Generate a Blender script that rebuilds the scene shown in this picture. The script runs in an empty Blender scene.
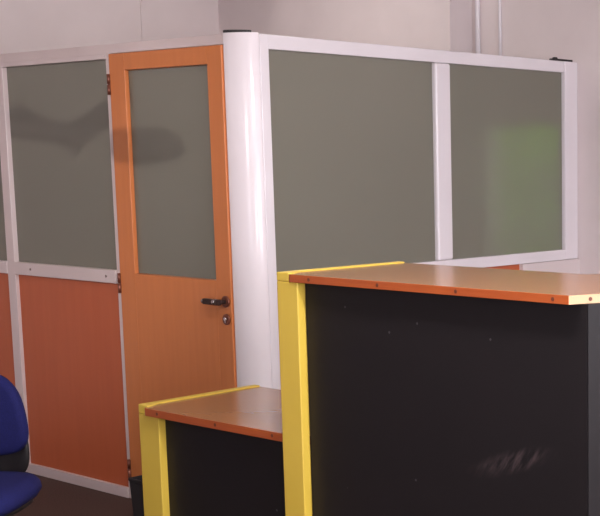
import bpy, bmesh, math, random
from mathutils import Vector, Matrix
S = bpy.context.scene
COL = S.collection

# ------------------------------------------------------------------ camera
F, CX, CY = 1330.57, 583.10, 355.44           # focal length and principal point (photo is a crop), px of 600x516
YAW, PITCH, ROLL = 0.6506, -0.1472, -0.0023
CAM = Vector((4.38, -3.5142, 1.5583))
d = Vector((-math.sin(YAW)*math.cos(PITCH), math.cos(YAW)*math.cos(PITCH), math.sin(PITCH)))
r0 = Vector((math.cos(YAW), math.sin(YAW), 0)); u0 = r0.cross(d)
rr = math.cos(ROLL)*r0 + math.sin(ROLL)*u0
uu = math.cos(ROLL)*u0 - math.sin(ROLL)*r0
cd = bpy.data.cameras.new('camera'); cam = bpy.data.objects.new('camera', cd); COL.objects.link(cam)
cam.matrix_world = Matrix(((rr.x, uu.x, -d.x, CAM.x), (rr.y, uu.y, -d.y, CAM.y), (rr.z, uu.z, -d.z, CAM.z), (0, 0, 0, 1)))
cd.sensor_fit = 'HORIZONTAL'; cd.sensor_width = 36.0; cd.lens = F*36.0/600.0
cd.shift_x = (300-CX)/600.0; cd.shift_y = (CY-258)/600.0
cd.clip_start = 0.05; cd.clip_end = 60
S.camera = cam

# ------------------------------------------------------------------ world, lights, exposure
W = bpy.data.worlds.new('world'); S.world = W; W.use_nodes = True
W.node_tree.nodes['Background'].inputs['Color'].default_value = (0.85, 0.88, 1.0, 1)
W.node_tree.nodes['Background'].inputs['Strength'].default_value = 6.0

def area(name, loc, target, sx, sy, power, color):
    l = bpy.data.lights.new(name, 'AREA'); l.shape = 'RECTANGLE'; l.size = sx; l.size_y = sy
    l.energy = power; l.color = color
    o = bpy.data.objects.new(name, l); COL.objects.link(o); o.location = loc
    o.rotation_euler = (Vector(target)-Vector(loc)).to_track_quat('-Z', 'Y').to_euler()
    return o
area('window_daylight', (5.85, -1.3, 1.75), (0, 0.9, 1.4), 2.4, 1.4, 95, (1.0, 0.95, 0.96))
area('ceiling_lamp_light', (2.6, -1.6, 2.93), (2.6, -1.6, 0), 1.15, 0.28, 62, (1.0, 0.93, 0.88))
area('office_fill_light', (-1.1, 1.15, 2.93), (-1.1, 1.15, 0), 1.15, 0.28, 7, (1.0, 0.93, 0.88))  # added unseen lamp that brightens the office behind the frosted glass

sun = bpy.data.lights.new('sun', 'SUN'); sun.energy = 90.0; sun.angle = math.radians(2); sun.color = (1.0, 0.96, 0.88)
suno = bpy.data.objects.new('sun', sun); COL.objects.link(suno); suno.rotation_euler = Vector((0, -.6, -.8)).to_track_quat('-Z', 'Y').to_euler()
# the camera's own flash
fl = bpy.data.lights.new('camera_flash', 'POINT'); fl.energy = 125; fl.shadow_soft_size = 0.03; fl.color = (1.0, 0.95, 0.93)
flo = bpy.data.objects.new('camera_flash', fl); COL.objects.link(flo); flo.location = CAM + Vector((0.03, 0.02, 0.07))
# added unseen spot lamp that throws the leaf shadow on the door side
SPOT = Vector((1.6, -4.6, 2.86))
sl = bpy.data.lights.new('shadow_spot_light', 'SPOT'); sl.energy = 340; sl.shadow_soft_size = 0.022; sl.color = (1.0, 0.89, 0.85)
sl.spot_size = math.radians(32); sl.spot_blend = 0.85
slo = bpy.data.objects.new('shadow_spot_light', sl); COL.objects.link(slo); slo.location = SPOT
slo.rotation_euler = (Vector((-1.35, 0, 1.6)) - SPOT).to_track_quat('-Z', 'Y').to_euler()

S.cycles.caustics_refractive = False
vs = S.view_settings
S.display_settings.display_device = 'sRGB'
vs.view_transform = 'Standard'; vs.look = 'None'; vs.gamma = 1.0; vs.use_curve_mapping = False
vs.exposure = 0.14

# ------------------------------------------------------------------ helpers
def lin(c):
    return tuple((x/255/12.92 if x/255 <= 0.04045 else ((x/255+0.055)/1.055)**2.4) for x in c)

def new_mat(name, rgb, rough=0.5, spec=0.5, metal=0.0):
    m = bpy.data.materials.new(name); m.use_nodes = True
    b = m.node_tree.nodes['Principled BSDF']
    b.inputs['Base Color'].default_value = (*lin(rgb), 1)
    b.inputs['Roughness'].default_value = rough
    b.inputs['Specular IOR Level'].default_value = spec
    b.inputs['Metallic'].default_value = metal
    return m, m.node_tree, b

def noise_color(nt, b, c1, c2, scale, stretch=(1, 1, 1), detail=4.0, lo=0.35, hi=0.65, distortion=0.0):
    tc = nt.nodes.new('ShaderNodeTexCoord'); mp = nt.nodes.new('ShaderNodeMapping')
    mp.inputs['Scale'].default_value = stretch
    n = nt.nodes.new('ShaderNodeTexNoise'); n.inputs['Scale'].default_value = scale
    n.inputs['Detail'].default_value = detail; n.inputs['Distortion'].default_value = distortion
    rp = nt.nodes.new('ShaderNodeValToRGB')
    rp.color_ramp.elements[0].position = lo; rp.color_ramp.elements[1].position = hi
    rp.color_ramp.elements[0].color = (*lin(c1), 1); rp.color_ramp.elements[1].color = (*lin(c2), 1)
    L = nt.links.new
    L(tc.outputs['Object'], mp.inputs['Vector']); L(mp.outputs['Vector'], n.inputs['Vector'])
    L(n.outputs['Fac'], rp.inputs['Fac']); L(rp.outputs['Color'], b.inputs['Base Color'])
    return n, rp

def bump(nt, b, src, strength, dist=0.002):
    bp = nt.nodes.new('ShaderNodeBump'); bp.inputs['Strength'].default_value = strength; bp.inputs['Distance'].default_value = dist
    nt.links.new(src.outputs['Fac'], bp.inputs['Height']); nt.links.new(bp.outputs['Normal'], b.inputs['Normal'])

def simple(name, c1, c2, scale, rough, stretch=(1, 1, 1), spec=0.5, bmp=0.0, metal=0.0, **k):
    m, nt, b = new_mat(name, c1, rough, spec, metal)
    n, _ = noise_color(nt, b, c1, c2, scale, stretch, **k)
    if bmp: bump(nt, b, n, bmp)
    return m

M = {}
M['wall'] = simple('wall_paint', (214, 202, 203), (220, 208, 209), 3.0, 0.75, bmp=0.05)
M['ceiling'] = simple('ceiling_paint', (225, 222, 218), (230, 228, 224), 3.0, 0.85)
M['white'] = simple('white_enamel', (222, 216, 222), (228, 222, 228), 2.0, 0.26)
M['white_shaded'] = simple('shaded_white_enamel', (202, 187, 187), (208, 193, 193), 2.0, 0.3)  # white enamel with the door side's weaker light put into the colour
M['column'] = simple('white_column_enamel', (228, 220, 226), (233, 226, 232), 2.0, 0.2)
M['floor'] = simple('dark_brown_carpet', (74, 57, 53), (94, 74, 68), 160.0, 0.9, bmp=0.4, spec=0.2)
M['panel'] = simple('red_beech_panel', (180, 90, 53), (184, 93, 56), 5.0, 0.42, (7, 7, 0.5), detail=6)
M['door'] = simple('beech_door_veneer', (197, 117, 66), (202, 121, 69), 5.0, 0.40, (7, 7, 0.5), detail=6)
M['top'] = simple('beech_worktop_laminate', (149, 105, 71), (150, 106, 72), 6.0, 0.2, (0.8, 9, 9), detail=6)
M['edge'] = simple('orange_beech_edging', (158, 74, 34), (168, 82, 38), 6.0, 0.4, (0.8, 9, 9), detail=6)
M['edge_lit'] = simple('lit_beech_edging', (198, 162, 124), (204, 168, 132), 6.0, 0.4, (2, 2, 9), detail=6)  # beech edging with the light on the angled side put into the colour
M['yellow'] = simple('yellow_lacquer', (206, 176, 68), (211, 181, 74), 2.5, 0.45)
M['chrome'], _, _ = new_mat('chrome', (190, 180, 178), 0.18, 0.5, 1.0)
M['brown_metal'] = simple('brown_bronze_metal', (112, 66, 54), (132, 80, 64), 40, 0.35, metal=0.5)
M['dark_grip'] = simple('dark_lever_metal', (50, 36, 34), (66, 48, 44), 40, 0.3, metal=0.5)
M['black_plastic'] = simple('black_plastic', (24, 20, 22), (32, 28, 30), 30, 0.5)
M['plug'] = simple('dark_screw_cover', (92, 42, 28), (104, 50, 34), 30, 0.5)
M['bin'] = simple('charcoal_plastic', (30, 29, 34), (36, 35, 40), 20, 0.55)
M['blue'] = simple('blue_upholstery', (22, 24, 76), (27, 29, 88), 220, 0.85, bmp=0.3, spec=0.25)
M['leaf'] = simple('green_leaf', (108, 160, 34), (140, 184, 50), 6, 0.5)
nt_ = M['leaf'].node_tree; pb_ = nt_.nodes['Principled BSDF']; tr_ = nt_.nodes.new('ShaderNodeBsdfTranslucent'); ms_ = nt_.nodes.new('ShaderNodeMixShader')
nt_.links.new(pb_.inputs['Base Color'].links[0].from_socket, tr_.inputs['Color']); ms_.inputs[0].default_value = 0.5
nt_.links.new(pb_.outputs[0], ms_.inputs[1]); nt_.links.new(tr_.outputs[0], ms_.inputs[2]); nt_.links.new(ms_.outputs[0], nt_.nodes['Material Output'].inputs['Surface'])
M['stem'] = simple('brown_bark', (84, 66, 44), (104, 82, 56), 30, 0.8)
M['terracotta'] = simple('terracotta', (150, 84, 58), (164, 94, 66), 20, 0.8)
M['soil'] = simple('dark_soil', (42, 32, 26), (58, 44, 34), 80, 0.95)
M['lamp_body'] = simple('lamp_enamel', (232, 232, 232), (238, 238, 238), 4, 0.4)

def emit(name, rgb, s):
    m = bpy.data.materials.new(name); m.use_nodes = True; nt = m.node_tree
    b = nt.nodes['Principled BSDF']; b.inputs['Base Color'].default_value = (*lin(rgb), 1)
    b.inputs['Emission Color'].default_value = (*lin(rgb), 1); b.inputs['Emission Strength'].default_value = s
    return m
M['diffuser'] = emit('lamp_diffuser', (255, 246, 238), 3.0)

def black_laminate():
    m, nt, b = new_mat('black_laminate', (36, 30, 35), 0.5, 0.3)
    L = nt.links.new
    tc = nt.nodes.new('ShaderNodeTexCoord')
    # fine pale specks of wear
    v = nt.nodes.new('ShaderNodeTexVoronoi'); v.inputs['Scale'].default_value = 9.0
    L(tc.outputs['Object'], v.inputs['Vector'])
    lt = nt.nodes.new('ShaderNodeMath'); lt.operation = 'LESS_THAN'; lt.inputs[1].default_value = 0.035
    L(v.outputs['Distance'], lt.inputs[0])
    n = nt.nodes.new('ShaderNodeTexNoise'); n.inputs['Scale'].default_value = 7.0; n.inputs['Detail'].default_value = 6.0
    L(tc.outputs['Object'], n.inputs['Vector'])
    rp = nt.nodes.new('ShaderNodeValToRGB')
    rp.color_ramp.elements[0].color = (*lin((21, 18, 21)), 1); rp.color_ramp.elements[1].color = (*lin((26, 22, 25)), 1)
    L(n.outputs['Fac'], rp.inputs['Fac'])
    mx = nt.nodes.new('ShaderNodeMix'); mx.data_type = 'RGBA'
    mx.inputs['B'].default_value = (*lin((82, 76, 82)), 1)
    L(lt.outputs['Value'], mx.inputs['Factor']); L(rp.outputs['Color'], mx.inputs['A'])
    L(mx.outputs['Result'], b.inputs['Base Color'])
    return m
M['black'] = black_laminate()

def scuffed_laminate(cx, cz, ang, lx, lz):
    """the black laminate with one rubbed, streaky scuff centred at (cx, cz) on the panel"""
    m = black_laminate(); m.name = 'black_laminate_scuffed'; nt = m.node_tree; L = nt.links.new
    b = nt.nodes['Principled BSDF']; src = b.inputs['Base Color'].links[0].from_socket
    tc = nt.nodes.new('ShaderNodeTexCoord'); mp = nt.nodes.new('ShaderNodeMapping'); mp.vector_type = 'TEXTURE'
    mp.inputs['Location'].default_value = (cx, 0, cz); mp.inputs['Rotation'].default_value = (0, -ang, 0)
    mp.inputs['Scale'].default_value = (lx, 100, lz)
    L(tc.outputs['Object'], mp.inputs['Vector'])
    ln = nt.nodes.new('ShaderNodeVectorMath'); ln.operation = 'LENGTH'; L(mp.outputs['Vector'], ln.inputs[0])
    mr = nt.nodes.new('ShaderNodeMapRange'); mr.inputs['From Min'].default_value = 0.35; mr.inputs['From Max'].default_value = 1.0
    mr.inputs['To Min'].default_value = 1.0; mr.inputs['To Max'].default_value = 0.0
    L(ln.outputs['Value'], mr.inputs['Value'])
    mp2 = nt.nodes.new('ShaderNodeMapping'); mp2.vector_type = 'TEXTURE'; mp2.inputs['Rotation'].default_value = (0, 0.6, 0); mp2.inputs['Scale'].default_value = (1/80, 1, 1/14)
    L(tc.outputs['Object'], mp2.inputs['Vector'])
    n = nt.nodes.new('ShaderNodeTexNoise'); n.inputs['Scale'].default_value = 1.0; n.inputs['Detail'].default_value = 3
    L(mp2.outputs['Vector'], n.inputs['Vector'])
    r2 = nt.nodes.new('ShaderNodeMapRange'); r2.inputs['From Min'].default_value = 0.4; r2.inputs['From Max'].default_value = 0.7
    L(n.outputs['Fac'], r2.inputs['Value'])
    mu = nt.nodes.new('ShaderNodeMath'); mu.operation = 'MULTIPLY'
    L(mr.outputs['Result'], mu.inputs[0]); L(r2.outputs['Result'], mu.inputs[1])
    mx = nt.nodes.new('ShaderNodeMix'); mx.data_type = 'RGBA'; mx.inputs['B'].default_value = (*lin((66, 55, 58)), 1)
    L(mu.outputs['Value'], mx.inputs['Factor']); L(src, mx.inputs['A']); L(mx.outputs['Result'], b.inputs['Base Color'])
    return m
M['black_scuffed'] = scuffed_laminate(2.15, 0.765, 0.30, 0.17, 0.035)

def frosted():
    m, nt, b = new_mat('frosted_glass', (131, 130, 117), 0.30, 0.5)
    g = nt.nodes.new('ShaderNodeBsdfPrincipled'); g.inputs['Base Color'].default_value = (.86, .86, .82, 1)
    g.inputs['Transmission Weight'].default_value = 1.0; g.inputs['Roughness'].default_value = 0.24; g.inputs['IOR'].default_value = 1.35
    mx = nt.nodes.new('ShaderNodeMixShader'); mx.inputs[0].default_value = 0.30
    out = nt.nodes['Material Output']
    nt.links.new(b.outputs[0], mx.inputs[1]); nt.links.new(g.outputs[0], mx.inputs[2]); nt.links.new(mx.outputs[0], out.inputs['Surface'])
    return m
M['clear'], _, cb_ = new_mat('clear_glass', (245, 248, 246), 0.0, 0.5)
cb_.inputs['Transmission Weight'].default_value = 1.0
M['glass'] = frosted()

def empty(name, loc=(0, 0, 0), rz=0.0):
    o = bpy.data.objects.new(name, None); COL.objects.link(o); o.empty_display_size = 0.1
    o.location = loc; o.rotation_euler = (0, 0, rz)
    return o

def tag(o, label=None, cat=None, group=None, kind=None):
    if label: o['label'] = label
    if cat: o['category'] = cat
    if group: o['group'] = group
    if kind: o['kind'] = kind
    return o

def thing(name, label, cat, loc=(0, 0, 0), rz=0.0, group=None):
    return tag(empty(name, loc, rz), label, cat, group)

def struct(name, loc=(0, 0, 0), label=None):
    return tag(empty(name, loc), label, None, None, 'structure')

def build(name, bm, mats, parent=None, bevel=0.0, smooth=False, seg=2):
    """link bm (world coordinates) as one mesh object; origin is moved into the parent's frame"""
    bmesh.ops.recalc_face_normals(bm, faces=bm.faces)
    if parent is not None:
        mw = Matrix.Translation(parent.location) @ parent.rotation_euler.to_matrix().to_4x4() if parent.parent is None else None
        off = FRAMES[parent.name]
    else:
        off = Vector((0, 0, 0))
    me = bpy.data.meshes.new(name); bm.to_mesh(me); bm.free()
    if not isinstance(mats, (list, tuple)): mats = [mats]
    for m in mats: me.materials.append(m)
    o = bpy.data.objects.new(name, me); COL.objects.link(o)
    if parent is not None:
        o.parent = parent
        if off is not None: o.location = -off
    FRAMES[o.name] = Vector((0, 0, 0))
    if bevel:
        bv = o.modifiers.new('bevel', 'BEVEL'); bv.width = bevel; bv.segments = seg; bv.limit_method = 'ANGLE'; bv.angle_limit = math.radians(40)
        bv.harden_normals = False
    if smooth:
        for p in me.polygons: p.use_smooth = True
    return o
FRAMES = {}
def root_frame(o, local=False):
    FRAMES[o.name] = Vector((0, 0, 0)) if local else Vector(o.location)
    return o

def box(bm, x0, x1, y0, y1, z0, z1, mi=0):
    v = [bm.verts.new((x, y, z)) for x in (x0, x1) for y in (y0, y1) for z in (z0, z1)]
    for f in ((0, 1, 3, 2), (4, 6, 7, 5), (0, 4, 5, 1), (2, 3, 7, 6), (0, 2, 6, 4), (1, 5, 7, 3)):
        fc = bm.faces.new([v[i] for i in f]); fc.material_index = mi
    return bm

def B(*a): return box(bmesh.new(), *a)

def prism(bm, pts, z0, z1, side_mats=None, cap_mat=0, axis='z'):
    """extrude polygon pts between two levels; axis z: pts are (x,y); axis y: pts are (x,z)"""
    def P(p, h): return (p[0], p[1], h) if axis == 'z' else (p[0], h, p[1])
    lo = [bm.verts.new(P(p, z0)) for p in pts]; hi = [bm.verts.new(P(p, z1)) for p in pts]
    n = len(pts)
    bm.faces.new(lo[::-1]).material_index = cap_mat; bm.faces.new(hi).material_index = cap_mat
    for i in range(n):
        f = bm.faces.new((lo[i], lo[(i+1) % n], hi[(i+1) % n], hi[i]))
        f.material_index = side_mats[i] if side_mats else 0
    return bm

def frame_bm(axis, a0, a1, z0, z1, b0, b1, wa0, wa1, wz0, wz1):
    """rectangular frame with an opening; axis 'x' lies in the xz plane, 'y' in the yz plane; b0,b1 depth"""
    bm = bmesh.new()
    def rect(p0, p1, q0, q1):
        if axis == 'x': box(bm, p0, p1, b0, b1, q0, q1)
        else: box(bm, b0, b1, p0, p1, q0, q1)
    rect(a0, wa0, z0, z1); rect(wa1, a1, z0, z1)
    rect(wa0, wa1, z0, wz0); rect(wa0, wa1, wz1, z1)
    return bm

def tube(bm, p0, p1, r, n=16, r1=None, mi=0):
    p0, p1 = Vector(p0), Vector(p1); r1 = r if r1 is None else r1
    ax = (p1-p0).normalized(); t = Vector((0, 0, 1)) if abs(ax.z) < 0.9 else Vector((1, 0, 0))
    a = ax.cross(t).normalized(); b = ax.cross(a)
    c0 = [bm.verts.new(p0 + r*(a*math.cos(2*math.pi*i/n)+b*math.sin(2*math.pi*i/n))) for i in range(n)]
    c1 = [bm.verts.new(p1 + r1*(a*math.cos(2*math.pi*i/n)+b*math.sin(2*math.pi*i/n))) for i in range(n)]
    bm.faces.new(c0[::-1]).material_index = mi; bm.faces.new(c1).material_index = mi
    for i in range(n):
        f = bm.faces.new((c0[i], c0[(i+1) % n], c1[(i+1) % n], c1[i])); f.smooth = True; f.material_index = mi
    return bm

def lathe(bm, prof, cx=0, cy=0, n=32, close=True):
    rings = []
    for (r, z) in prof:
        rings.append([bm.verts.new((cx+r*math.cos(2*math.pi*i/n), cy+r*math.sin(2*math.pi*i/n), z)) for i in range(n)])
    for a, b in zip(rings, rings[1:]):
        for i in range(n): bm.faces.new((a[i], a[(i+1) % n], b[(i+1) % n], b[i])).smooth = True
    if close: bm.faces.new(rings[0][::-1]); bm.faces.new(rings[-1])
    return bm

# ------------------------------------------------------------------ building shell
XL, XR, YB, YF, ZC = -2.745, 6.0, 2.195, -6.0, 3.0
def shell(name, bm, mat): 
    o = build(name, bm, mat); tag(o, kind='structure'); return o
shell('floor', B(XL-.1, XR+.1, YF-.1, YB+.1, -.1, 0), M['floor'])
shell('ceiling', B(XL-.1, XR+.1, YF-.1, YB+.1, ZC, ZC+.1), M['ceiling'])
# back wall with the thicker stretch on the left (its end shows as a vertical edge above the glass)
wb = frame_bm('x', -.742, XR, 0, ZC, YB, YB+.15, -.715, -.105, .88, 1.76)
box(wb, XL, -.742, 2.014, YB+.15, 0, ZC)
shell('wall_back', wb, M['wall'])
w = root_frame(struct('window_7', (-.41, YB+.07, .88)))
build('window_frame', frame_bm('x', -.715, -.105, .88, 1.76, YB+.06, YB+.10, -.69, -.13, .905, 1.735), M['white'], w)
build('glass_pane', B(-.69, -.13, YB+.077, YB+.081, .905, 1.735), M['clear'], w)
shell('wall_left', B(XL-.1, XL, YF, YB+.1, 0, ZC), M['wall'])
shell('wall_behind', frame_bm('x', XL, XR, 0, ZC, YF-.12, YF, 1.4, 2.6, 1.0, 2.2), M['wall'])
w = struct('fill_window'); root_frame(w)  # added unseen opening that lets in fill light from behind the camera
build('window_frame', frame_bm('x', 1.4, 2.6, 1.0, 2.2, YF-.08, YF-.02, 1.46, 2.54, 1.06, 2.14), M['white'], w)
build('mullion', B(1.97, 2.03, YF-.08, YF-.02, 1.06, 2.14), M['white'], w)
# right wall with a window opening
shell('wall_right', frame_bm('y', YF, YB, 0, ZC, XR, XR+.12, -2.6, 0.0, 1.0, 2.5), M['wall'])
w = struct('window_5'); root_frame(w)
build('window_frame', frame_bm('y', -2.6, 0.0, 1.0, 2.5, XR+.02, XR+.08, -2.54, -.06, 1.06, 2.44), M['white'], w)
build('mullion', B(XR+.02, XR+.08, -1.33, -1.27, 1.06, 2.44), M['white'], w)

SEAM = 1.45
# seams and pipes on the upper back wall
for i, (px, nm) in enumerate(((SEAM, 'trim_1'),)):
    shell(nm, B(XL-.002, XL+.008, px-.012, px+.012, 2.0, ZC), M['wall'])
pipe = tag(build('conduit_pipe', tube(bmesh.new(), (-.690, 2.184, 1.79), (-.690, 2.184, ZC), .014), M['white'], smooth=False),
           'white vertical pipe in the recess of the back wall, the left one of two', 'pipe', 'pipes on the back wall')
pipe2 = tag(build('conduit_pipe', tube(bmesh.new(), (-.530, 2.188, 1.79), (-.530, 2.188, ZC), .009), M['white'], smooth=False),
            'thin white vertical pipe on the back wall, the right one of two', 'pipe', 'pipes on the back wall')

# low white masonry plinth under the right end of the glazed wall
shell('wall_plinth', B(-.045, .012, 1.716, YB, 0, 1.021), M['wall'])

# ------------------------------------------------------------------ partition, door side (plane y = 0)
T = .045
wf = root_frame(struct('wall_front', (-1.3, 0, 0), 'white framed office partition with orange lower panels and frosted glass, beside the door'))
build('top_rail', B(XL, -.1285, 0, T, 1.997+.022, 2.06), M['white_shaded'], wf, .002)
build('top_rail', B(XL, -.945, -.004, T, 1.997, 1.997+.0225), M['white_shaded'], wf, .002)
build('post', B(-1.868, -1.7997, -.006, T, 0, 1.9975), M['white_shaded'], wf, .003)
build('jamb', B(-.951, -.9185, 0, T, 0, 2.02), M['white_shaded'], wf, .002)
build('sill_rail', B(-1.7997, -.951, -.010, T, .9999, 1.0607), M['white_shaded'], wf, .003)
build('sill_rail', B(XL, -1.868, -.010, T, .9999, 1.0607), M['white_shaded'], wf, .003)
build('lower_panel', B(-1.7997, -.951, .012, .032, .0475, .9999), M['panel'], wf)
build('lower_panel', B(XL, -1.868, .012, .032, .0475, .9999), M['panel'], wf)
bb = build('baseboard', B(-1.7997, -.951, -.006, T, 0, .0475), M['white_shaded'], wf, .002)
build('baseboard', B(XL, -1.868, -.006, T, 0, .0475), M['white_shaded'], wf, .002)
for x in (-1.652, -1.02):
    bm = tube(bmesh.new(), (x, -.009, 1.031), (x, -.0125, 1.031), .006, 14)
    build('screw', bm, M['chrome'], wf)

w = root_frame(struct('window_1', (-1.375, 0, 1.06), 'frosted glass pane above the orange panel, left of the door'))
build('glass_pane', B(-1.7997, -.951, .018, .024, 1.0607, 1.997), M['glass'], w)
w = root_frame(struct('window_2', (-2.4, 0, 1.06)))
build('glass_pane', B(XL, -1.868, .018, .024, 1.0607, 1.997), M['glass'], w)

# door
dr = root_frame(struct('door_1', (-.52, 0, 0), 'orange beech door with frosted glass upper pane and lever handle'))
build('door_leaf', frame_bm('x', -.9165, -.1325, .008, 2.0168, -.008, .036, -.8026, -.227, 1.0526, 1.9434), M['door'], dr, .0025)
build('glass_pane', B(-.80, -.23, .011, .017, 1.055, 1.941), M['glass'], dr)
for z in (1.885, 1.005, .145):
    h = bmesh.new()
    tube(h, (-.9195, -.011, z-.045), (-.9195, -.011, z-.002), .0075, 14); tube(h, (-.9195, -.011, z+.002), (-.9195, -.011, z+.045), .0075, 14)
    box(h, -.929, -.910, -.0095, -.0035, z-.043, z+.043)
    build('hinge', h, M['brown_metal'], dr)
# lever handle: rosette, neck, dark grip with bright tip
lh = bmesh.new()
tube(lh, (-.163, -.008, .968), (-.163, -.052, .968), .010, 16)
box(lh, -.257, -.150, -.062, -.042, .9555, .9805)
lev = build('lever_handle', lh, M['dark_grip'], dr, .005, seg=3)
FRAMES[lev.name] = Vector((0, 0, 0))
build('rosette', tube(bmesh.new(), (-.163, -.008, .968), (-.163, -.018, .968), .0245, 28), M['brown_metal'], lev, .003)
ring = bmesh.new(); tube(ring, (-.192, -.052, .968), (-.174, -.052, .968), .0145, 18)
build('collar', ring, M['chrome'], lev, .002)
tip = bmesh.new(); tube(tip, (-.270, -.052, .968), (-.255, -.052, .968), .0085, 18, .012)
build('lever_tip', tip, M['chrome'], lev, .003)
kc = build('keyhole_cover', tube(bmesh.new(), (-.163, -.008, .893), (-.163, -.017, .893), .0235, 28), M['brown_metal'], dr, .003)
kb = bmesh.new(); tube(kb, (-.158, -.017, .896), (-.158, -.026, .896), .0075, 18); box(kb, -.161, -.155, -.024, -.017, .879, .894)
build('lock_cylinder', kb, M['chrome'], kc)

# ------------------------------------------------------------------ rounded corner column
wc = root_frame(struct('wall_corner', (-.04, .04, 0), 'rounded white corner column between the door and the glazed side wall'))
pts = [(-.1285, T)]
RX, RY = .1285, .0816
for i in range(25):
    t = i/24*math.pi/2
    pts.append((-.1285+RX*math.sin(t), .0816-RY*math.cos(t)-.0))
pts.append((-T, .0816)); pts.append((-T-.03, T))
cb = prism(bmesh.new(), pts, 0, 2.064)
for f in cb.faces:
    if abs(f.normal.z) < .5: f.smooth = True
col = build('column_shell', cb, M['column'], wc, .002)
cap = []
for i in range(28):
    a = i/28*2*math.pi
    l, w_ = .058*math.cos(a), .020*math.sin(a)
    cap.append((-.075+.796*l-.605*w_, .032+.605*l+.796*w_))
build('end_cap', prism(bmesh.new(), cap, 2.064, 2.0745), M['black_plastic'], wc, .003)

# ------------------------------------------------------------------ glazed side wall (plane x = 0)
ws = root_frame(struct('wall_side', (0, 1.1, 0), 'white framed glazed partition wall running back from the corner column'))
build('top_rail', B(-T, 0, .127, 2.0844, 2.0014, 2.06), M['white'], ws, .004)
build('post', B(-T, .002, .0816, .127, 0, 2.06), M['white'], ws, .003)
build('mullion', B(-T, .004, 1.1054, 1.2093, 1.0765, 2.0014), M['white'], ws, .012, seg=4)
build('post', B(-T, .004, 2.0844, 2.1945, 1.022, 2.06), M['white'], ws, .006)
build('sill_rail', B(-T, .006, .127, 2.0844, 1.0224, 1.0765), M['white'], ws, .004)
build('lower_panel', B(-.032, -.010, .127, 1.716, .0475, 1.0224), M['panel'], ws)
build('baseboard', B(-T, .004, .127, 1.716, 0, .0475), M['white'], ws, .002)
w = root_frame(struct('window_3', (0, .61, 1.08), 'large frosted glass pane beside the rounded corner column'))
build('glass_pane', B(-.026, -.020, .127, 1.1054, 1.0765, 2.0014), M['glass'], w)
w = root_frame(struct('window_4', (0, 1.65, 1.08), 'frosted glass pane at the right end with green showing through'))
build('glass_pane', B(-.026, -.020, 1.2093, 2.0844, 1.0765, 2.0014), M['glass'], w)

# small black catch on top of the frame, right end
c = thing('cable_clip', 'small black clip lying on the white partition frame near the back wall', 'clip', (.0, 1.98, 2.06))
root_frame(c)
build('clip_body', B(-.035, -.006, 2.00, 2.165, 2.06, 2.071), M['black_plastic'], c, .003)
build('clip_knob', tube(bmesh.new(), (-.02, 2.03, 2.068), (-.02, 2.03, 2.078), .017, 16, .012), M['black_plastic'], c)

# ------------------------------------------------------------------ tall reception counter
XT, YT0, YT1, ZT, ZTB = 1.2714, -.931, -.423, 1.223, 1.200
YWF = -.936
KX = 2.3735
c = thing('reception_counter', 'tall black-fronted reception counter with orange wood top and yellow end panel', 'counter', (1.85, -.65, 0)); root_frame(c)
sp = bmesh.new()
prism(sp, [(XT, YT0), (1.362, YT0), (1.362, YT0+.03), (XT+.03, YT0+.03), (XT+.03, YT1), (XT, YT1)], 0, ZTB)
# full-height rim left of the wood top
prism(sp, [(XT, YT0), (XT+.0535, YT0), (XT+.0535, YT0+.02), (XT+.028, YT0+.07), (XT+.028, YT1), (XT, YT1)], ZTB, ZT+.004)
build('side_panel', sp, M['yellow'], c, .003)
build('front_panel', B(1.362, 2.4023, -.900, -.88, .06, ZTB), M['black_scuffed'], c)
ap = bmesh.new()
a0 = Vector((2.405, -.898)); dirv = Vector((.38, .925)).normalized(); nv = Vector((dirv.y, -dirv.x))
a1 = a0 + dirv*.50
q = [a0, a1, a1-nv*.02, a0-nv*.02]
prism(ap, [(p.x, p.y) for p in q], .06, ZTB)
build('angled_panel', ap, M['black'], c)
pl = bmesh.new(); box(pl, 1.31, 2.38, -.86, -.84, 0, .06)
build('plinth', pl, M['black_plastic'], c)
# wood top: laminate upper face, orange edging, edging past the kink with brighter light painted in
k0 = Vector((KX, YWF)); k1 = k0 + dirv*.56; k2 = k1 - nv*.50
top = [(XT+.0545, YWF+.012), (XT+.0575, YWF+.003), (XT+.0665, YWF), (k0.x, k0.y), (k1.x, k1.y), (k2.x, k2.y)]
# inner back corner where the two back edges meet
tt = (YT1 - k2.y)/dirv.y
top += [(k2.x+dirv.x*tt, YT1)] if tt < 0 else []
top += [(XT+.0285, YT1), (XT+.0285, YWF+.075)]
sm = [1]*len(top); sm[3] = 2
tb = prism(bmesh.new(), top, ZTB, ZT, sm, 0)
ct = build('counter_top', tb, [M['top'], M['edge'], M['edge_lit']], c, .0012)
for x in (1.419, 1.7017, 1.996, 2.323):
    build('screw_cover', tube(bmesh.new(), (x, YWF+.004, 1.2115), (x, YWF-.0012, 1.2115), .0052, 14), M['plug'], ct)
s = k0 + dirv*.062
build('screw_cover', tube(bmesh.new(), (*(s-nv*.004), 1.2115), (*(s+nv*.0012), 1.2115), .0052, 14), M['plug'], ct)
# inner shelf and back end panel, out of the photograph's sight
build('inner_shelf', B(XT+.03, 2.36, -.87, -.45, .70, .72), M['top'], c)

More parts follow.
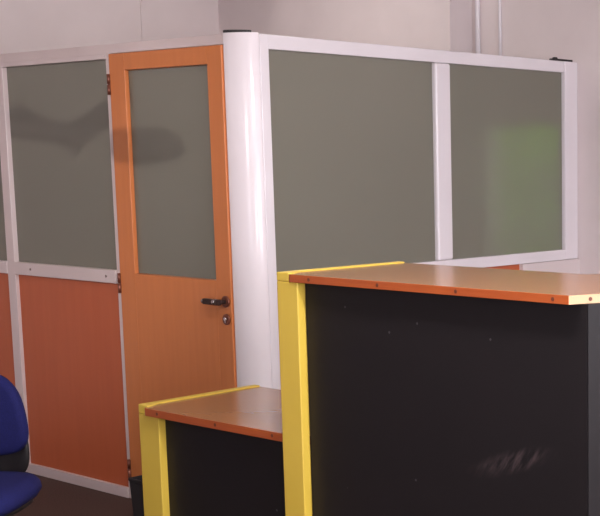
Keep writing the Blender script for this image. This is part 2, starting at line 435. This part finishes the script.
# ------------------------------------------------------------------ low reception desk
XD, YD0, YD1, ZD, ZDB = .480, -.889, -.393, .730, .7035
XE = XT-.002
c = thing('reception_desk', 'low black-fronted desk with wood top and yellow end panel, left of the tall counter', 'desk', (.88, -.64, 0)); root_frame(c)
sp = bmesh.new()
prism(sp, [(XD, YD0), (.590, YD0), (.590, YD0+.03), (XD+.03, YD0+.03), (XD+.03, YD1), (XD, YD1)], 0, ZDB)
prism(sp, [(XD, YD0), (XD+.050, YD0), (XD+.050, YD0+.02), (XD+.030, YD0+.06), (XD+.030, YD1), (XD, YD1)], ZDB, ZD+.005)
build('side_panel', sp, M['yellow'], c, .003)
build('front_panel', B(.590, XE, -.862, -.842, .06, ZDB), M['black'], c)
build('plinth', B(.54, XE, -.83, -.81, 0, .06), M['black_plastic'], c)
top = [(XD+.0505, YD0-.004), (XD+.053, YD0-.012), (XD+.062, YD0-.016), (XE, YD0-.016), (XE, YD1), (XD+.0305, YD1), (XD+.0305, YD0+.062)]
tb = prism(bmesh.new(), top, ZDB, ZD, [1]*7, 0)
ct = build('desk_top', tb, [M['top'], M['edge'], M['edge_lit']], c, .0012)
for x in (.608, .915, 1.193):
    build('screw_cover', tube(bmesh.new(), (x, YD0-.012, .7175), (x, YD0-.0172, .7175), .0055, 14), M['plug'], ct)

# ------------------------------------------------------------------ charcoal bin behind the low desk
BX, BY = -.262, -.22
c = thing('waste_bin', 'charcoal bin on the floor between the door and the low desk', 'bin', (BX, BY, 0)); root_frame(c)

# ------------------------------------------------------------------ blue office chair at the left edge
CH = Vector((.078, -1.31, 0))
c = thing('office_chair', 'blue upholstered office chair at the left edge, in front of the orange panel', 'chair', CH, YAW); root_frame(c, True)

def cushion(bm, hw, hd, th, n=40, p=2.6, plane='xy', off=(0, 0, 0), curve=0.0):
    """soft superellipse pad; plane xy = seat, xz = backrest"""
    prof = [(.0, -.5), (.80, -.5), (.94, -.38), (1.0, -.08), (.985, .2), (.93, .40), (.80, .5), (.45, .55), (.0, .56)]
    rings = []
    for (s_, h) in prof[1:-1]:
        ring_ = []
        for i in range(n):
            a = 2*math.pi*i/n
            ca, sa = math.cos(a), math.sin(a)
            x = hw*s_*math.copysign(abs(ca)**(2/p), ca); y = hd*s_*math.copysign(abs(sa)**(2/p), sa)
            z = h*th
            if plane == 'xy':
                z += curve*(-(y/hd)**2 if y < 0 else 0)
                v = (x+off[0], y+off[1], z+off[2])
            else:
                x *= 1-.20*(y/hd)
                v = (x+off[0], -z+off[1]-curve*(x/hw)**2, y+off[2])
            ring_.append(bm.verts.new(v))
        rings.append(ring_)
    for a_, b_ in zip(rings, rings[1:]):
        for i in range(n): bm.faces.new((a_[i], a_[(i+1) % n], b_[(i+1) % n], b_[i])).smooth = True
    bm.faces.new(rings[0][::-1]).smooth = True; bm.faces.new(rings[-1]).smooth = True
    return bm
SZ = .487
build('seat', cushion(bmesh.new(), .235, .225, .075, p=3.0, off=(0, -.01, SZ-.04), curve=.025), M['blue'], c)
build('seat_shell', cushion(bmesh.new(), .205, .195, .03, p=3.0, off=(0, 0, SZ-.088)), M['black_plastic'], c)
build('backrest', cushion(bmesh.new(), .150, .148, .06, p=2.7, plane='xz', off=(0, .215, SZ+.190), curve=.03), M['blue'], c)
build('backrest_shell', cushion(bmesh.new(), .128, .185, .03, p=3.2, plane='xz', off=(0, .262, SZ+.135), curve=.03), M['black_plastic'], c)
sb = bmesh.new(); box(sb, -.035, .035, .265, .285, SZ-.09, SZ+.2); box(sb, -.035, .035, .05, .285, SZ-.115, SZ-.095)
build('backrest_bracket', sb, M['black_plastic'], c, .006)
gl = bmesh.new(); tube(gl, (0, 0, .12), (0, 0, SZ-.1), .025, 20); tube(gl, (0, 0, .09), (0, 0, .25), .034, 20)
build('gas_lift', gl, M['black_plastic'], c)
for i in range(5):
    a = math.radians(90+72*i+20); ux, uy = math.cos(a), math.sin(a)
    lg = bmesh.new(); tube(lg, (0.02*ux, 0.02*uy, .105), (.27*ux, .27*uy, .075), .022, 12, .016)
    leg = build('leg', lg, M['black_plastic'], c)
    cw = bmesh.new(); px_, py_ = .27*ux, .27*uy
    for sgn in (-1, 1):
        tube(cw, (px_-uy*sgn*.008, py_+ux*sgn*.008, .0275), (px_-uy*sgn*.022, py_+ux*sgn*.022, .0275), .0265, 18)
    tube(cw, (px_, py_, .03), (px_, py_, .085), .009, 10)
    build('caster', cw, M['black_plastic'], leg)

# waste bin body: tapered square bin with rolled rim
c = bpy.data.objects['waste_bin']
bm = bmesh.new()
def sq(hw, z): return [bm.verts.new((BX+sx*hw, BY+sy*hw, z)) for sx, sy in ((-1, -1), (1, -1), (1, 1), (-1, 1))]
r_ = [sq(.128, 0), sq(.138, .232), sq(.141, .234), sq(.141, .246), sq(.134, .246), sq(.124, .012)]
for a_, b_ in zip(r_, r_[1:]):
    for i in range(4): bm.faces.new((a_[i], a_[(i+1) % 4], b_[(i+1) % 4], b_[i]))
bm.faces.new(r_[0][::-1]); bm.faces.new(r_[-1])
build('bin_body', bm, M['bin'], c, .004)

# ------------------------------------------------------------------ green shrub outside the office's rear window
rnd = random.Random(4)
SX, SY = -.88, 3.15
c = thing('garden_shrub', 'bright green shrub outside, a green blur behind the right-hand frosted pane', 'shrub', (SX, SY, 0)); root_frame(c)
st = bmesh.new(); lv = bmesh.new()
for k in range(6):
    a = k*1.047; tube(st, (SX+.05*math.cos(a), SY+.05*math.sin(a), 0), (SX+.3*math.cos(a), SY+.25*math.sin(a), 1.2), .018, 8, .007)
def leaf(bm, base, dirn, L, w_):
    dirn = dirn.normalized(); side = dirn.cross(Vector((.1, .2, 1))).normalized(); up = side.cross(dirn)
    row = []
    for t, k_ in ((0, .1), (.4, 1), (.75, .7), (1, .06)):
        p = base + dirn*L*t - up*(.2*L*t*t)
        row.append((bm.verts.new(p - side*w_*k_ + up*.008*k_), bm.verts.new(p), bm.verts.new(p + side*w_*k_ + up*.008*k_)))
    for a_, b_ in zip(row, row[1:]):
        bm.faces.new((a_[0], a_[1], b_[1], b_[0])); bm.faces.new((a_[1], a_[2], b_[2], b_[1]))
for k in range(7000):
    th = rnd.random()*6.283; ph = math.acos(1-2*rnd.random()); q_ = .72+.28*rnd.random()
    n_ = Vector((math.sin(ph)*math.cos(th), math.sin(ph)*math.sin(th), math.cos(ph)))
    p = Vector((SX+.82*q_*n_.x, SY+.40*q_*n_.y, 1.05+.92*q_*n_.z))
    leaf(lv, p, n_+Vector((rnd.uniform(-.8, .8), rnd.uniform(-.8, .8), rnd.uniform(-.6, .6))), 0.11+.05*rnd.random(), .034)
build('stems', st, M['stem'], c)
build('foliage', lv, M['leaf'], c)
shell('ground', B(XL-1, XR+1, YB+.2, 7, -.1, 0), M['soil'])

# ------------------------------------------------------------------ ceiling lamps (out of the frame)
def ceiling_lamp(x, y, label):
    t = thing('ceiling_lamp', label, 'lamp', (x, y, 2.94)); root_frame(t)
    b_ = bmesh.new(); box(b_, x-.62, x+.62, y-.17, y+.17, 2.965, 3.0)
    build('lamp_body', b_, M['lamp_body'], t, .004)
    build('diffuser', B(x-.60, x+.60, y-.15, y+.15, 2.945, 2.965), M['diffuser'], t)
ceiling_lamp(2.6, -1.6, 'white ceiling lamp above the reception counter')
ceiling_lamp(-1.1, 1.15, 'added white ceiling lamp, unseen, brightening the glazed office')

# ------------------------------------------------------------------ added unseen spot lamp and plant, leaves shaped to cast the left pane's shadow
t = thing('shadow_spot', 'added white spot lamp, unseen, casting the leaf shadow on the door side', 'lamp', (SPOT.x, SPOT.y, 3.0)); root_frame(t)
ax = (Vector((-1.35, 0, 1.6)) - SPOT).normalized()
b_ = bmesh.new(); tube(b_, SPOT-ax*.16, SPOT-ax*.05, .045, 24, .055)
build('lamp_shade', b_, M['lamp_body'], t)
b_ = bmesh.new(); tube(b_, SPOT-ax*.10, (SPOT.x-ax.x*.1, SPOT.y-ax.y*.1, 3.0), .010, 12); tube(b_, (SPOT.x-ax.x*.1, SPOT.y-ax.y*.1, 2.98), (SPOT.x-ax.x*.1, SPOT.y-ax.y*.1, 3.0), .05, 24)
build('mount', b_, M['lamp_body'], t)

HX, HY, HZ = -.05, -1.92, 2.62
t = thing('shadow_plant', 'added green hanging plant, unseen, shaped to cast the shadow on the partition', 'plant', (HX, HY, 3.0)); root_frame(t)
build('pot', lathe(bmesh.new(), [(.07, HZ), (.10, HZ+.12), (.108, HZ+.122), (.108, HZ+.14), (.095, HZ+.14), (.09, HZ+.10)], HX, HY), M['terracotta'], t)
build('soil', lathe(bmesh.new(), [(.089, HZ+.09), (.088, HZ+.115)], HX, HY), M['soil'], t)
b_ = bmesh.new()
for k in range(3):
    a = k*2.094; tube(b_, (HX+.104*math.cos(a), HY+.104*math.sin(a), HZ+.135), (HX, HY, 2.95), .003, 8)
tube(b_, (HX, HY, 2.94), (HX, HY, 3.0), .005, 8)
build('hanger', b_, M['black_plastic'], t)
K = .585
def shade(x, z, k=K): return SPOT + (Vector((x, 0, z)) - SPOT)*k
LEAVES = [
    # (outline of the leaf as the shade it throws, in metres on the partition)
    [(-1.80, 1.83), (-1.67, 1.835), (-1.56, 1.77), (-1.42, 1.735), (-1.30, 1.735), (-1.22, 1.70), (-1.26, 1.62), (-1.34, 1.63), (-1.45, 1.645), (-1.56, 1.655), (-1.69, 1.65), (-1.80, 1.66)],
    [(-1.36, 1.73), (-1.21, 1.745), (-1.08, 1.80), (-.95, 1.845), (-.945, 1.70), (-1.06, 1.667), (-1.15, 1.64), (-1.20, 1.60), (-1.257, 1.56), (-1.30, 1.60), (-1.36, 1.63)],
    [(-.95, 1.69), (-.86, 1.69), (-.70, 1.70), (-.54, 1.694), (-.386, 1.63), (-.45, 1.55), (-.66, 1.533), (-.83, 1.53), (-.94, 1.545), (-.96, 1.61)],
]
ste = bmesh.new()
for li, out in enumerate(LEAVES):
    cx_ = sum(p[0] for p in out)/len(out); cz_ = sum(p[1] for p in out)/len(out)
    lb = bmesh.new()
    rim = [lb.verts.new(shade(x, z, K+.004*math.sin(3*i))) for i, (x, z) in enumerate(out)]
    mid = [lb.verts.new(shade(cx_+(x-cx_)*.5, cz_+(z-cz_)*.5, K+.008)) for (x, z) in out]
    ctr = lb.verts.new(shade(cx_, cz_, K+.010))
    n = len(out)
    for i in range(n):
        lb.faces.new((rim[i], rim[(i+1) % n], mid[(i+1) % n], mid[i])); lb.faces.new((mid[i], mid[(i+1) % n], ctr))
    lf = build('leaf', lb, M['leaf'], t)
    for p_ in lf.data.polygons: p_.use_smooth = True
    sd = lf.modifiers.new('subdivision', 'SUBSURF'); sd.levels = 2; sd.render_levels = 2; sd.boundary_smooth = 'ALL'
    so = lf.modifiers.new('solid', 'SOLIDIFY'); so.thickness = .002
    p1 = shade(cx_, cz_, K+.012); p0 = Vector((HX, HY, HZ+.11)); pm = Vector(((p0.x*.6+p1.x*.4), (p0.y*.6+p1.y*.4)+.05, HZ+.16))
    prev = p0
    for j in range(1, 9):
        u_ = j/8; p = p0*(1-u_)**2 + pm*2*u_*(1-u_) + p1*u_*u_
        tube(ste, prev, p, .0035, 8); prev = p
build('stems', ste, M['stem'], t)
